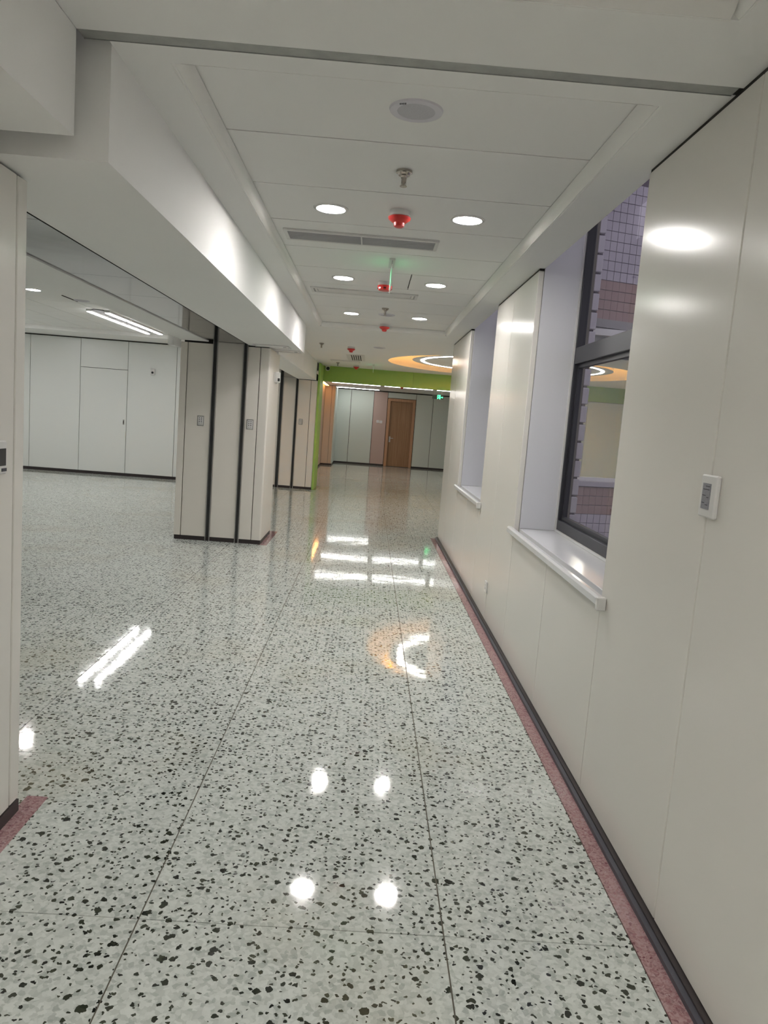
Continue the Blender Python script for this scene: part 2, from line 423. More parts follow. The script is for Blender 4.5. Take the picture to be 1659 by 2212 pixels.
struct('ground_courtyard', [(1.33, 14, -9, 16, -0.45, -0.3)], 'ground', 'dim paved courtyard ground outside the windows', 'ground')

# ------------------------------------------------------------------ near left wall
wl = struct('wall_left', [(-2.07, -1.175, -8.0, 2.48, 0.0, 2.185)], 'gap', 'grey white panelled wall end at the left edge of the picture', 'wall')
for a, b in ((-8.0, -6.0), (-6.0, -4.0), (-4.0, -2.0), (-2.0, 0.2), (0.2, 2.43), (2.43, 2.497)):
    bx('wall_panel', -1.176, XL, a + 0.0035, b - 0.0035 if b < 2.49 else b, PB, 2.138, 'panel', wl, 0.003)
bx('wall_panel', -2.07, -1.178, 2.481, 2.4965, PB, 2.138, 'panel_col', wl, 0.0)
struct('baseboard_left', [(-1.17, -1.146, -8.0, 2.49, 0.0, 0.044)], 'base', 'short dark baseboard under the left wall end', 'baseboard')
struct('wall_back', [(-8.2, 1.3, -8.2, -8.0, 0.0, 3.0)], 'panel', 'plain wall closing the corridor behind the viewer', 'wall')

# ------------------------------------------------------------------ corridor ceiling
F0, F1, FX0, FX1 = 2.345, 8.60, -0.636, 0.778
boxes = [
    (-0.81, 1.004, 2.238, F0, ZC, 2.60), (-0.81, FX0 - 0.02, F0, F1, ZC, 2.60), (FX1 + 0.02, 1.004, F0, F1, ZC, 2.60),
    (-0.81, 1.004, F1, YE, ZC, 2.60), (-1.10, -0.81, 8.6, YE, ZC, 2.60),
    (-0.88, 1.004, 1.86, 2.186, ZC, 2.60), (-0.88, FX0 - 0.02, -8.0, 1.86, ZC, 2.60), (FX1 + 0.02, 1.004, -8.0, 1.86, ZC, 2.60),
    (FX0 - 0.02, FX1 + 0.02, -8.0, -6.0, ZC, 2.60), (-2.2, 1.3, -8.0, 2.24, 2.60, 2.68), (-0.81, 1.004, 2.186, YE, 2.60, 2.68)]
ce = struct('ceiling', boxes, 'gyp', 'white plaster corridor ceiling with a recessed field of white panels', 'ceiling')
n = 10; step = (F1 - F0) / n
for k in range(n):
    y0, y1 = F0 + k * step, F0 + (k + 1) * step
    if k == 5:
        bx('ceiling_panel', FX0, 0.215, y0 + 0.004, y1 - 0.004, ZP, ZP + 0.02, 'cpanel', ce); bx('ceiling_panel', 0.223, FX1, y0 + 0.004, y1 - 0.004, ZP, ZP + 0.02, 'cpanel', ce)
    else: bx('ceiling_panel', FX0, FX1, y0 + 0.004, y1 - 0.004, ZP, ZP + 0.02, 'cpanel', ce)
bx('panel_backing', FX0 - 0.02, FX1 + 0.02, F0, F1, ZP + 0.012, ZP + 0.04, 'cgap', ce)
for k in range(12):
    y1 = 1.84 - k * step; bx('ceiling_panel', FX0, FX1, y1 - step + 0.004, y1 - 0.004, ZP, ZP + 0.02, 'cpanel', ce)
bx('panel_backing', FX0 - 0.02, FX1 + 0.02, -6.0, 1.86, ZP + 0.012, ZP + 0.04, 'cgap', ce)
# rounded cornice strips
def arc(x0, z0, x1, z1, nseg=6):
    # concave quarter from (x0,z0) on the border to (x1,z1) against the panels
    out = []
    for t in range(nseg + 1):
        u = t / nseg; b_ = 0.18 * math.sin(u * math.pi)
        out.append((x0 + (x1 - x0) * (u + b_), z0 + (z1 - z0) * (u - b_)))
    return out
def cornice(sx0, sx1, y0, y1):
    p = arc(sx0, ZC - 0.001, sx1, ZP - 0.003) + [(sx0, ZP - 0.003)]
    MB().prism(p, y0, y1, 'xz').obj('cornice', 'cornice', ce, True)
cornice(FX0 - 0.03, FX0 + 0.012, F0, F1); cornice(FX1 + 0.03, FX1 - 0.012, F0, F1)
cornice(FX0 - 0.026, FX0 + 0.004, -6.0, 1.86); cornice(FX1 + 0.026, FX1 - 0.004, -6.0, 1.86)
def cornice_y(sy0, sy1, x0, x1):
    p = arc(sy0, ZC - 0.001, sy1, ZP - 0.003) + [(sy0, ZP - 0.003)]
    MB().prism(p, x0, x1, 'yz').obj('cornice', 'cornice', ce, True)
cornice_y(F1 + 0.012, F1 - 0.05, FX0, FX1); cornice_y(F0 - 0.004, F0 + 0.03, FX0, FX1); cornice_y(1.866, 1.82, FX0, FX1)
# galvanised slot across the ceiling
st = thing('ceiling_track', 'bare galvanised steel strip set across the white ceiling', 'track', (0.05, 2.212, ZC))
MB().box(-0.93, 0.915, -0.024, 0.024, 0.001, 0.02).obj('channel', 'galv', st)
MB().box(-0.93, 0.915, -0.027, -0.0245, -0.0005, 0.02).box(-0.93, 0.915, 0.0245, 0.027, -0.0005, 0.02).obj('flange', 'galv', st)
MB().box(0.915, 0.95, -0.026, 0.026, 0.004, 0.03).obj('end_stop', 'gapdark', st)
for a, b in segs: bx('shadow_gap', 0.975, 1.003, a, b, PT, ZC - 0.0005, 'gapdark', wr)

# near box (lowered duct cover) at the upper left with its hatch
nb = thing('duct_cover', 'white lowered box with a hatch in the upper left corner', 'duct cover', (-1.2, 0.0, 2.185), kind='structure')
MB().box(-1.0, 0.32, -8.0, 2.183, 0.0, 0.279).obj('box', 'gyp', nb)
MB().box(-0.6, 0.19, 0.9, 1.93, -0.002, 0.001).obj('hatch_gap', 'cgap', nb)
MB().box(-0.6, 0.186, 0.904, 1.926, -0.0045, -0.0005).obj('hatch', 'gyp', nb)

# header over the opening to the side room
hd = struct('trim_header', [(-1.35, -0.81, 2.258, 8.60, ZB, 2.60), (-2.07, -1.78, 2.50, 8.065, ZB + 0.004, 2.60), (-2.07, -1.35, 2.30, 8.60, 2.45, 2.60)], 'gyp',
            'deep white header box running above the opening on the left', 'header')
nseam = [2.50, 3.10, 4.35, 5.05, 6.15, 7.20, 8.065]
for a, b in zip(nseam, nseam[1:]): bx('soffit_plate', -1.782, -1.385, a + 0.0015, b - 0.0015, ZB + 0.012, ZB + 0.02, 'soffit', hd)
bx('soffit_backing', -1.79, -1.35, 2.30, 8.065, ZB + 0.022, ZB + 0.06, 'gapdark', hd)
bx('shutter_slot', -1.385, -1.351, 2.50, 8.065, ZB + 0.016, ZB + 0.022, 'gapdark', hd)
bx('corner_fin', -2.13, -2.071, 7.76, 8.064, 2.065, 2.40, 'gyp', hd)
hd2 = struct('trim_header_far', [(-1.45, -1.10, 8.60, 14.45, 2.12, 2.60), (-2.07, -1.79, 8.87, 14.45, 2.124, 2.60), (-2.07, -1.45, 8.60, 14.45, 2.45, 2.60)], 'gyp',
             'second white header box between the two columns', 'header')
for a, b in zip((8.88, 10.3, 11.7, 13.1), (10.3, 11.7, 13.1, 14.45)): bx('soffit_plate', -1.788, -1.48, a + 0.0015, b - 0.0015, 2.135, 2.143, 'soffit', hd2)
bx('shutter_slot', -1.482, -1.451, 8.88, 14.45, 2.138, 2.146, 'gapdark', hd2)

# ------------------------------------------------------------------ columns with shutter rails
def column(name, y0, y1, xa, xb, top, soff, rails, joints, lab, green=False):
    c = thing(name, lab, 'column', ((xa + xb) / 2, (y0 + y1) / 2, 0), kind='structure')
    ox, oy = (xa + xb) / 2, (y0 + y1) / 2
    def q(nm, x0, x1, ya, yb, z0, z1, m, bev=0.0): return bx(nm, x0 - ox, x1 - ox, ya - oy, yb - oy, z0, z1, m, c, bev)
    q('core', xa + 0.03, xb - 0.03, y0 + 0.03, y1 - 0.03, 0.0, ZB + 0.10, 'gapdark')
    # front panels between rails and joints
    marks = sorted([(a, b) for a, b in rails] + [(j - 0.004, j + 0.004) for j in joints])
    x = xa
    spans = []
    for a, b in marks: spans.append((x, a)); x = b
    spans.append((x, xb))
    for i, (a, b) in enumerate(spans):
        if i == len(spans) - 1: continue
        inner = rails[0][1] - 0.001 <= a < rails[1][0]
        q('column_panel', a, b, y0, y0 + 0.028, PB, soff if inner else top, 'panel_col', 0.002)
    # rounded corner panel wrapping to the corridor face
    a, b = spans[-1]
    r = 0.018
    pts = [(a - ox, y0 + 0.028 - oy), (a - ox, y0 - oy), (b - r - 0.006 - ox, y0 - oy), (b - r - ox, y0 - oy)]
    pts += [(b - r + r * math.sin(t * math.pi / 12) - ox, y0 + r - r * math.cos(t * math.pi / 12) - oy) for t in range(1, 7)]
    pts += [(b - ox, y0 + r + 0.006 - oy), (b - ox, y1 - oy), (b - 0.028 - ox, y1 - oy), (b - 0.028 - ox, y0 + 0.028 - oy)]
    MB().prism(pts, PB, top, 'xy').obj('corner_panel', 'green' if green else ('panel' if False else 'panel_col'), c, True)
    q('back_panel', xa, xb - 0.03, y1 - 0.028, y1, PB, top, 'panel_col', 0.002)
    q('side_panel', xa, xa + 0.028, y0 + 0.03, y1 - 0.03, PB, top, 'panel_col', 0.002)
    q('baseboard', xa + 0.004, xb - 0.004, y0 + 0.004, y1 - 0.004, 0.0, 0.045, 'base')
    for a, b in rails:
        rl = q('shutter_rail', a, b, y0 + 0.012, y0 + 0.027, 0.0, ZB + 0.012, 'steeldark')
        for u in (a, b - 0.008):
            e = bx('flange', u - ox - rl.location.x, u + 0.008 - ox - rl.location.x, y0 - 0.010 - oy - rl.location.y, y0 + 0.012 - oy - rl.location.y,
                   -rl.location.z, ZB + 0.012 - rl.location.z, 'steel', rl)
    return c
column('column', 8.065, 8.875, -2.072, -1.118, 2.130, 2.156, ((-1.730, -1.678), (-1.407, -1.358)), (-1.998, -1.224), 'nearer ivory panelled column with two dark shutter rails')
c2 = column('column', 14.45, 15.30, -2.07, -1.068, 2.110, 2.134, ((-1.79, -1.72), (-1.484, -1.430)), (-1.194,), 'farther ivory panelled column with a lime green side')
bx('green_side', 0.5015, 0.545, -0.425, 0.42, 0.0, 2.45, 'green', c2, 0.003)

# ------------------------------------------------------------------ side room on the left
wrm = struct('wall_room_back', [(-8.2, -2.07, YRM + 0.03, 14.7, 0.0, 3.0)], 'gapdark', 'cool white panelled back wall of the side room', 'wall')
jx = [-8.2, -7.48, -6.55, -5.60, -4.70, -3.775, -2.90, -2.0]
for a, b in zip(jx, jx[1:]):
    if a == -5.60:
        bx('wall_panel', a + .004, b - .004, YRM, YRM + 0.028, 2.038, 2.568, 'panel_cool', wrm, 0.002)
    else: bx('wall_panel', a + .004, b - .004, YRM, YRM + 0.028, 0.055, 2.568, 'panel_cool', wrm, 0.002)
dr = thing('door_1', 'concealed white panel door in the side room back wall', 'door', (-5.15, YRM, 0.0), kind='structure')
MB().box(-0.445, 0.445, 0.0, 0.028, 0.055, 2.030, 0.002).obj('leaf', 'panel_cool', dr)
hnd = MB().box(0.385, 0.412, -0.006, 0.001, 0.99, 1.09, 0.002).obj('pull_plate', 'steel', dr)
MB().box(0.391, 0.406, -0.009, -0.005, 1.01, 1.07).obj('pull_recess', 'steeldark', hnd)
struct('baseboard_room', [(-8.2, -2.1, YRM - 0.004, YRM + 0.025, 0.0, 0.05)], 'base', 'black baseboard along the side room back wall', 'baseboard')
struct('wall_room_left', [(-8.4, -8.2, 0.0, 14.7, 0.0, 3.0)], 'panel_cool', 'plain outer wall of the side room', 'wall')
struct('wall_room_near', [(-8.2, -2.07, 0.0, 0.2, 0.0, 3.0)], 'panel_cool', 'plain near wall of the side room', 'wall')
RX0, RX1, RY0, RY1 = -7.2, -3.1, 9.2, 13.35
cr = struct('ceiling_room', [(-8.2, -2.07, 0.2, RY0, ZR, 2.8), (-8.2, -2.07, RY1, 14.47, ZR, 2.8), (-8.2, RX0, RY0, RY1, ZR, 2.8), (RX1, -2.07, RY0, RY1, ZR, 2.8), (RX0, RX1, RY0, RY1, 2.70, 2.8)], 'gyp',
            'white ceiling of the side room with recessed panels', 'ceiling')
px = [RX0, -6.9, -6.3, -5.68, -5.04, -4.49, -3.85, RX1]
py = [RY0 + i * (RY1 - RY0) / 7 for i in range(8)]
for a, b in zip(px, px[1:]):
    for c_, d_ in zip(py, py[1:]): bx('ceiling_panel', a + .006, b - .006, c_ + .006, d_ - .006, 2.655, 2.675, 'cpanel', cr)
bx('panel_backing', RX0, RX1, RY0, RY1, 2.667, 2.70, 'cgap', cr)
bx('shadow_line', -8.2, -2.1, YRM - 0.004, YRM + 0.029, 2.569, 2.589, 'gapdark', cr)
bx('sensor_slot', -3.60, -3.585, 8.68, 9.12, 2.584, 2.592, 'gapdark', cr)

# ------------------------------------------------------------------ hall beyond the right wall: ceiling with round recess
HC = Vector((2.32, 12.64)); HR = 2.1
poly = [(-1.10, YE), (2.4, YE), (5.2, 10.26), (5.2, 15.32), (-1.10, 15.32)]
def hit(c, d):
    best = None
    for i in range(len(poly)):
        p, q = Vector(poly[i]), Vector(poly[(i + 1) % len(poly)])
        e = q - p; den = d.x * e.y - d.y * e.x
        if abs(den) < 1e-9: continue
        t = ((p.x - c.x) * e.y - (p.y - c.y) * e.x) / den; u = ((p.x - c.x) * d.y - (p.y - c.y) * d.x) / den
        if t > 0 and -1e-6 <= u <= 1 + 1e-6 and (best is None or t < best): best = t
    return c + d * best
angs = [2 * math.pi * k / 72 for k in range(72)] + [math.atan2(p[1] - HC.y, p[0] - HC.x) % (2 * math.pi) for p in poly]
angs = sorted(set(round(a, 6) for a in angs))
mb = MB(); ri, ro, rt = [], [], []
for a in angs:
    d = Vector((math.cos(a), math.sin(a))); o_ = hit(HC, d); i_ = HC + d * HR
    ri.append(mb.bm.verts.new((i_.x, i_.y, ZC))); ro.append(mb.bm.verts.new((o_.x, o_.y, ZC))); rt.append(mb.bm.verts.new((i_.x, i_.y, 2.70)))
nn = len(angs)
for k in range(nn):
    k2 = (k + 1) % nn
    mb.bm.faces.new((ri[k], ro[k], ro[k2], ri[k2])); mb.bm.faces.new((rt[k], ri[k], ri[k2], rt[k2]))
mb.bm.faces.new(rt)
hc = mb.obj('ceiling_hall', 'gyp', None, True); tag(hc, 'white hall ceiling with a large round glowing recess', 'ceiling', kind='structure')
bx('ceiling_cover', -1.1, 5.2, YE, 15.4, 2.72, 2.8, 'gyp', hc)

rl = thing('ring_lamp', 'round ceiling plate with white light ring and amber glow', 'ceiling lamp', (2.2, 12.12, 2.47))
MB().lathe([(0, 0.0), (1.6, 0.0), (1.6, 0.035), (0, 0.035)], 72).obj('plate', 'gyp', rl, True)
disc_down(1.415, 1.462, -0.004, 48).obj('light_ring', 'ring', rl)
disc_down(1.50, 1.55, 0.04, 36, True).obj('amber_strip', 'warm', rl)
for k in range(3):
    a = k * 2.094 + 0.4
    MB().lathe([(0.02, 0.035), (0.02, 0.23)], 8, c=(1.0 * math.cos(a), 1.0 * math.sin(a), 0)).obj('hanger', 'steel', rl)

# green beam and walls of the far hall
gbm = struct('wall_green_beam', [(-1.10, 0.806, 15.32, 15.55, 2.158, 2.60), (0.809, 5.2, 15.32, 15.55, 2.158, 2.60)], 'green', 'lime green beam spanning the corridor under the ceiling', 'beam')
struct('wall_hall_right', [(5.2, 5.4, 9.8, 23.8, 0.0, 2.9)], 'panel_far', 'plain pale side wall of the hall', 'wall')
wh = struct('wall_hall_stub', [(2.95, 5.2, 15.35, 15.55, 0.0, 2.16)], 'gap', 'pale panelled wall under the right end of the green beam', 'wall')
for a, b in ((2.95, 3.7), (3.7, 4.45), (4.45, 5.2)): bx('wall_panel', a + .003, b - .003, 15.325, 15.352, 0.05, 2.15, 'panel_far', wh, 0.002)
wf = struct('wall_far', [(-1.6, 0.51, YF + 0.03, 23.8, 0.0, 2.6), (1.375, 5.2, YF + 0.03, 23.8, 0.0, 2.6), (0.51, 1.375, YF + 0.03, 23.8, 2.13, 2.6), (0.51, 1.375, YF + 0.12, 23.8, 0.0, 2.13)], 'gapdark', 'pale sage panelled far wall around the brown door', 'wall')
for a, b in ((-1.6, -1.28), (-1.28, -0.66), (-0.66, 0.058), (0.058, 0.492), (1.392, 1.935), (1.935, 2.45), (2.45, 3.1), (3.1, 4.0), (4.0, 5.2)):
    bx('wall_panel', a + .006, b - .006, YF, YF + 0.028, 0.052, 2.325, 'pinkp' if a == 0.058 else 'panel_far', wf, 0.002)
bx('wall_panel', 0.498, 1.386, YF, YF + 0.028, 2.158, 2.325, 'panel_far', wf, 0.002)
bx('shadow_line', -1.4, 5.2, YF - 0.002, YF + 0.028, 2.326, ZH, 'gapdark', wf)
struct('baseboard_far', [(-1.4, 0.485, YF - 0.006, YF + 0.02, 0.0, 0.05), (1.40, 5.2, YF - 0.006, YF + 0.02, 0.0, 0.05)], 'base', 'black baseboard along the far wall', 'baseboard')
d2 = thing('door_2', 'brown wooden door with light brown frame in the far wall', 'door', (0.942, YF, 0), kind='structure')
MB().box(-0.44, -0.352, -0.02, 0.06, 0, 2.145, 0.003).box(0.352, 0.44, -0.02, 0.06, 0, 2.145, 0.003).box(-0.352, 0.352, -0.02, 0.06, 2.06, 2.145, 0.003).obj('door_frame', 'woodframe', d2)
lf = MB().box(-0.35, 0.35, 0.045, 0.085, 0.008, 2.058, 0.002).obj('leaf', 'wood', d2)
hd_ = MB().box(-0.325, -0.275, 0.036, 0.046, 0.77, 0.95, 0.003).obj('escutcheon', 'steel', d2)
MB().box(-0.31, -0.19, -0.008, 0.01, 0.885, 0.905, 0.004).box(-0.31, -0.29, 0.005, 0.04, 0.885, 0.905).obj('lever', 'steel', hd_)
MB().lathe([(0, 0), (0.012, 0), (0.012, 0.012), (0, 0.012)], 14, 'y', (-0.30, 0.025, 0.80)).obj('key_cylinder', 'steel', hd_)
MB().box(-0.44, 0.44, -0.02, 0.1, 0.0, 0.007).obj('threshold', 'base', d2)

whl = struct('wall_hall_left', [(-1.7, -1.43, 15.55, 22.08, 0.0, 2.6), (-1.7, -1.10, 22.08, 23.8, 0.0, 2.6)], 'gap', 'peach panelled side wall lit amber beyond the green beam', 'wall')
for a, b in ((15.56, 17.7), (17.7, 19.9), (19.9, 22.05)): bx('wall_panel', -1.428, -1.40, a + .003, b - .003, 0.05, ZH - 0.02, 'peach', whl, 0.002)
for a, b in ((-1.40, -1.20), (-1.20, -1.10)): bx('wall_panel', a + .004, b - .004, 22.05, 22.078, 0.05, ZH - 0.02, 'peach', whl, 0.002)
bx('wall_panel', -1.10, -1.08, 22.05, 23.54, 0.05, ZH - 0.02, 'panel_far', whl, 0.002)
struct('baseboard_hall', [(-1.42, -1.394, 15.55, 22.05, 0, 0.05), (-1.394, -1.075, 22.044, 22.07, 0, 0.05)], 'base', 'dark baseboard of the peach panelled side wall', 'baseboard')
ch = struct('ceiling_far', [(-1.7, 5.2, 15.5, 23.8, ZH + 0.02, 2.6)], 'cgap', 'white tiled ceiling of the far hall', 'ceiling')
for i in range(5):
    for j in range(13):
        bx('ceiling_tile', -1.4 + i * 1.2 + .004, -0.2 + i * 1.2 - .004, 15.56 + j * 0.615 + .004, 15.56 + (j + 1) * 0.615 - .004, ZH, ZH + 0.018, 'cpanel', ch)

# ------------------------------------------------------------------ lamps
def downlight(loc, label, group):
    d = thing('downlight', label, 'downlight', loc, group)
    MB().lathe([(0.071, -0.002), (0.074, -0.007), (0.088, -0.004), (0.090, 0.0), (0.071, 0.0)], 40).obj('trim_ring', 'white', d, True)
    disc_down(0.0, 0.0715, -0.0035, 18).obj('lens', 'lens', d)
    return d
gdl = 'corridor ceiling downlights'
d0 = downlight((-0.28, 3.93, ZP), 'lit round downlight, left of the nearest pair in the corridor', gdl)
for x, y, l in ((0.42, 3.93, 'lit round downlight, right of the nearest pair in the corridor'), (-0.285, 5.80, 'lit round downlight, left of the middle pair in the corridor'),
                (0.42, 5.80, 'lit round downlight, right of the middle pair in the corridor'), (-0.275, 7.70, 'lit round downlight, left of the farthest corridor pair'),
                (0.42, 7.69, 'lit round downlight, right of the farthest corridor pair')):
    copy_tree(d0, (x, y, ZP), l)
copy_tree(d0, (-3.79, 8.40, ZR), 'lit round downlight in the side room ceiling', 'side room downlights')

for y in (0.0, -1.9, -3.8):  # unseen lamp pairs, added to brighten the near end of the corridor
    for x in (-0.28, 0.42): copy_tree(d0, (x, y, ZP), 'added round fill downlight on the %s %s behind the viewer' % ('left' if x < 0 else 'right', 'just' if y > -1 else 'some way' if y > -3 else 'far'), 'added fill downlights behind the viewer')
for x, y in ((-6.3, 8.40), (-3.79, 4.6), (-6.3, 4.6)): copy_tree(d0, (x, y, ZR), 'added round fill downlight in the unseen %s of the side room' % ('left back part' if y > 6 else 'right front part' if x > -5 else 'left front part'), 'added side room fill downlights')  # extra downlights out of view, added to lift the side room's light

def linear(loc, length, label, group, m='lin', along='y', wdt=0.06, dp=0.03):
    t = thing('linear_lamp', label, 'lamp', loc, group)
    h = length / 2; a = wdt / 2
    def q(nm, l, w_, z0, z1, mm):
        b = MB(); bv = 0.003 if nm == 'housing' else 0.0
        (b.box(-w_, w_, -l, l, z0, z1, bv) if along == 'y' else b.box(-l, l, -w_, w_, z0, z1, bv)).obj(nm, mm, t)
    q('housing', h, a + 0.008, -dp, 0.0, 'white'); q('diffuser', h - 0.01, a, -dp - 0.008, -dp - 0.0005, m)
    return t
linear((-3.93, 11.72, 2.655), 2.70, 'longest lit linear lamp in the side room ceiling', 'side room linear lamps')
linear((-3.69, 10.82, 2.655), 0.86, 'short lit linear lamp beside the longest one', 'side room linear lamps')
linear((-3.69, 12.17, 2.655), 1.66, 'lit linear lamp nearest the side room back wall', 'side room linear lamps')
for x, l in ((-6.2, 'inner'), (-6.45, 'outer')): linear((x, 11.72, 2.655), 2.70, 'added %s linear fill lamp in the unseen left part of the side room' % l, 'side room linear lamps')  # two more lamps added out of view as fill for the side room
bx('lamp_backplate', -3.89, -3.73, 10.36, 13.06, 2.646, 2.6545, 'steeldark', cr)
for y, nm in ((17.5, 'nearest the green beam'), (19.9, 'in the middle row'), (22.9, 'nearest the far wall')):
    for x, side in ((-0.45, 'left'), (0.95, 'middle'), (2.35, 'right')):
        if y > 22 and x > 0: continue
        linear((x, y, ZH), 1.3, 'lit %s linear lamp of the far hall %s' % (side, nm), 'far hall linear lamps', 'linfar', 'x', 0.05, 0.012)
wc = thing('cove_lamp', 'amber cove strip along the peach side wall', 'lamp', (-1.33, 19.6, ZH))
MB().box(-0.05, 0.05, -2.3, 2.3, -0.03, 0.0).obj('housing', 'white', wc); MB().box(-0.045, 0.045, -2.29, 2.29, -0.036, -0.0305).obj('diffuser', 'warmfar', wc)

# ------------------------------------------------------------------ ceiling devices
def sprinkler(loc, label, r=0.034):
    t = thing('sprinkler', label, 'sprinkler', loc, 'ceiling sprinklers')
    MB().lathe([(0.012, 0.0), (r, 0.0), (r, -0.010), (r - 0.006, -0.012), (r - 0.010, -0.020), (0.016, -0.022), (0.013, -0.030), (0.0, -0.030)], 24).obj('escutcheon', 'chrome', t, True)
    MB().lathe([(0.010, -0.03), (0.008, -0.045), (0.005, -0.060), (0.0, -0.060)], 12).obj('stem', 'chrome', t, True)
    MB().lathe([(0.0, -0.060), (0.015, -0.062), (0.015, -0.065), (0.0, -0.066)], 16).obj('deflector', 'chrome', t, True)
    for s in (-1, 1): MB().box(s * 0.009 - 0.0015, s * 0.009 + 0.0015, -0.003, 0.003, -0.062, -0.03).obj('arm', 'chrome', t)
    return t
sprinkler((0.066, 3.27, ZP), 'metal sprinkler head next to the near ceiling speaker')
sprinkler((0.062, 7.19, ZP), 'metal sprinkler head between the farthest corridor downlights')
sprinkler((-0.763, 10.58, ZC), 'small sprinkler head beyond the end of the white header')
sprinkler((-0.69, 14.1, ZC), 'small sprinkler head just in front of the green beam')

def detector(loc, label, nub=True):
    t = thing('smoke_detector', label, 'smoke detector', loc, 'red ceiling alarms')
    MB().lathe([(0.0, 0.0), (0.052, 0.0), (0.053, -0.026), (0.048, -0.030), (0.0, -0.030)], 32).obj('base', 'white', t, True)
    if nub:
        MB().lathe([(0.048, -0.028), (0.058, -0.032), (0.055, -0.042), (0.036, -0.056), (0.028, -0.058), (0.026, -0.074), (0.018, -0.080), (0.0, -0.081)], 32).obj('cover', 'red', t, True)
    else:
        cv = MB().lathe([(0.048, -0.026), (0.058, -0.030), (0.052, -0.055), (0.046, -0.064), (0.0, -0.066)], 32).obj('cover', 'red', t, True)
        for k in range(8):
            a = k * math.pi / 4
            b = MB().box(-0.010, 0.010, -0.0555, -0.0515, -0.056, -0.046); b.obj('slot', 'black', cv).rotation_euler = (0, 0, a)
    return t
detector((0.071, 3.88, ZP), 'red smoke alarm between the nearest pair of downlights')
detector((0.034, 5.85, ZP), 'red slotted alarm between the middle pair of downlights', False)
detector((0.078, 8.38, ZP), 'red smoke alarm on the last ceiling panel')
detector((-0.352, 10.79, ZC), 'red alarm on the plaster ceiling before the louvred vent')
detector((-0.353, 14.5, ZC), 'red alarm right in front of the green beam')
detector((0.74, 19.2, ZH), 'red alarm on the far hall ceiling below the green beam')

def speaker(loc, r, label, mark):
    t = thing('ceiling_speaker', label, 'speaker', loc, 'ceiling speakers')
    MB().lathe([(r * 0.70, -0.006), (r * 0.80, -0.009), (r * 0.97, -0.006), (r, 0.0), (0, 0.0)], 48).obj('rim', 'lilac', t, True)
    MB().lathe([(0.0, -0.0075), (r * 0.5, -0.0072), (r * 0.71, -0.0055), (r * 0.71, -0.003)], 48).obj('grille', 'mesh', t, True)
    if mark:
        b = MB(); 
        for i, (hgt) in enumerate((0.008, 0.007, 0.009, 0.010)):
            x = -0.058 + i * 0.0058; y = -0.060 - i * 0.0016
            b.box(x, x + 0.0036, y - hgt / 2, y + hgt / 2, -0.0096, -0.0078)
        b.obj('maker_print', 'ink', t)
    return t
speaker((0.078, 2.65, ZP), 0.092, 'large round white ceiling speaker nearest the viewer', True)
speaker((0.083, 7.62, ZP), 0.085, 'flat round speaker between the farthest corridor downlights', False)
speaker((0.05, 10.6, ZC), 0.085, 'flat round speaker on the plaster ceiling before the hall', False)
speaker((-3.50, 9.02, ZR), 0.09, 'flat round speaker on the side room ceiling', False)

def vent_slats(loc, hx, hy, label):
    t = thing('air_vent', label, 'vent', loc, 'ceiling air vents')
    f = 0.022
    MB().box(-hx - f, hx + f, -hy - f, -hy, -0.012, 0, 0.002).box(-hx - f, hx + f, hy, hy + f, -0.012, 0, 0.002).box(-hx - f, -hx, -hy, hy, -0.012, 0, 0.002).box(hx, hx + f, -hy, hy, -0.012, 0, 0.002).obj('frame', 'white', t)
    MB().box(-hx, hx, -hy, hy, -0.0015, 0.0).obj('plenum', 'steeldark', t)
    nsl = 11
    for k in range(nsl):
        y = -hy + (k + 0.5) * 2 * hy / nsl
        for s in (-1, 1):
            x0, x1 = (-hx, -0.004) if s < 0 else (0.004, hx)
            bx('slat', x0, x1, y - 0.006, y + 0.005, -0.011, -0.008, 'slat', t)
    MB().box(-0.004, 0.004, -hy, hy, -0.012, -0.002).obj('divider', 'white', t)
    return t
vent_slats((-0.13, 4.53, ZP), 0.43, 0.095, 'grey slatted air vent behind the nearest pair of downlights')
t = thing('air_vent', 'closed white linear vent behind the middle pair of downlights', 'vent', (-0.13, 6.41, ZP), 'ceiling air vents')
for nm, hx, hy, z0, f, m_ in (('frame', 0.45, 0.11, 0.010, 0.025, 'white'), ('inner_frame', 0.415, 0.078, 0.008, 0.02, 'white')):
    MB().box(-hx, hx, -hy, -hy + f, -z0, 0, 0.002).box(-hx, hx, hy - f, hy, -z0, 0, 0.002).box(-hx, -hx + f, -hy + f, hy - f, -z0, 0, 0.002).box(hx - f, hx, -hy + f, hy - f, -z0, 0, 0.002).obj(nm, m_, t)
MB().box(-0.39, 0.39, -0.054, 0.054, -0.006, -0.001).obj('plate', 'white', t); MB().box(-0.425, 0.425, -0.085, 0.085, -0.001, 0.0).obj('gap', 'slat', t)
t = thing('air_vent', 'louvred vent with dark slots on the ceiling before the green beam', 'vent', (-0.32, 12.65, ZC), 'ceiling air vents')
MB().box(-0.15, 0.15, -0.62, 0.62, -0.008, 0, 0.002).obj('frame', 'white', t)
for k in range(5): bx('slot', -0.075 + k * 0.036, -0.058 + k * 0.036, -0.54, 0.54, -0.0095, -0.0075, 'gapdark', t)
t = thing('air_vent', 'flat white vent strip on the ceiling close to the green beam', 'vent', (-0.53, 13.62, ZC), 'ceiling air vents')
MB().box(-0.27, 0.27, -0.16, 0.16, -0.012, 0, 0.003).obj('frame', 'white', t); MB().box(-0.24, 0.24, -0.10, 0.10, -0.016, -0.0115, 0.002).obj('plate', 'cornice', t)

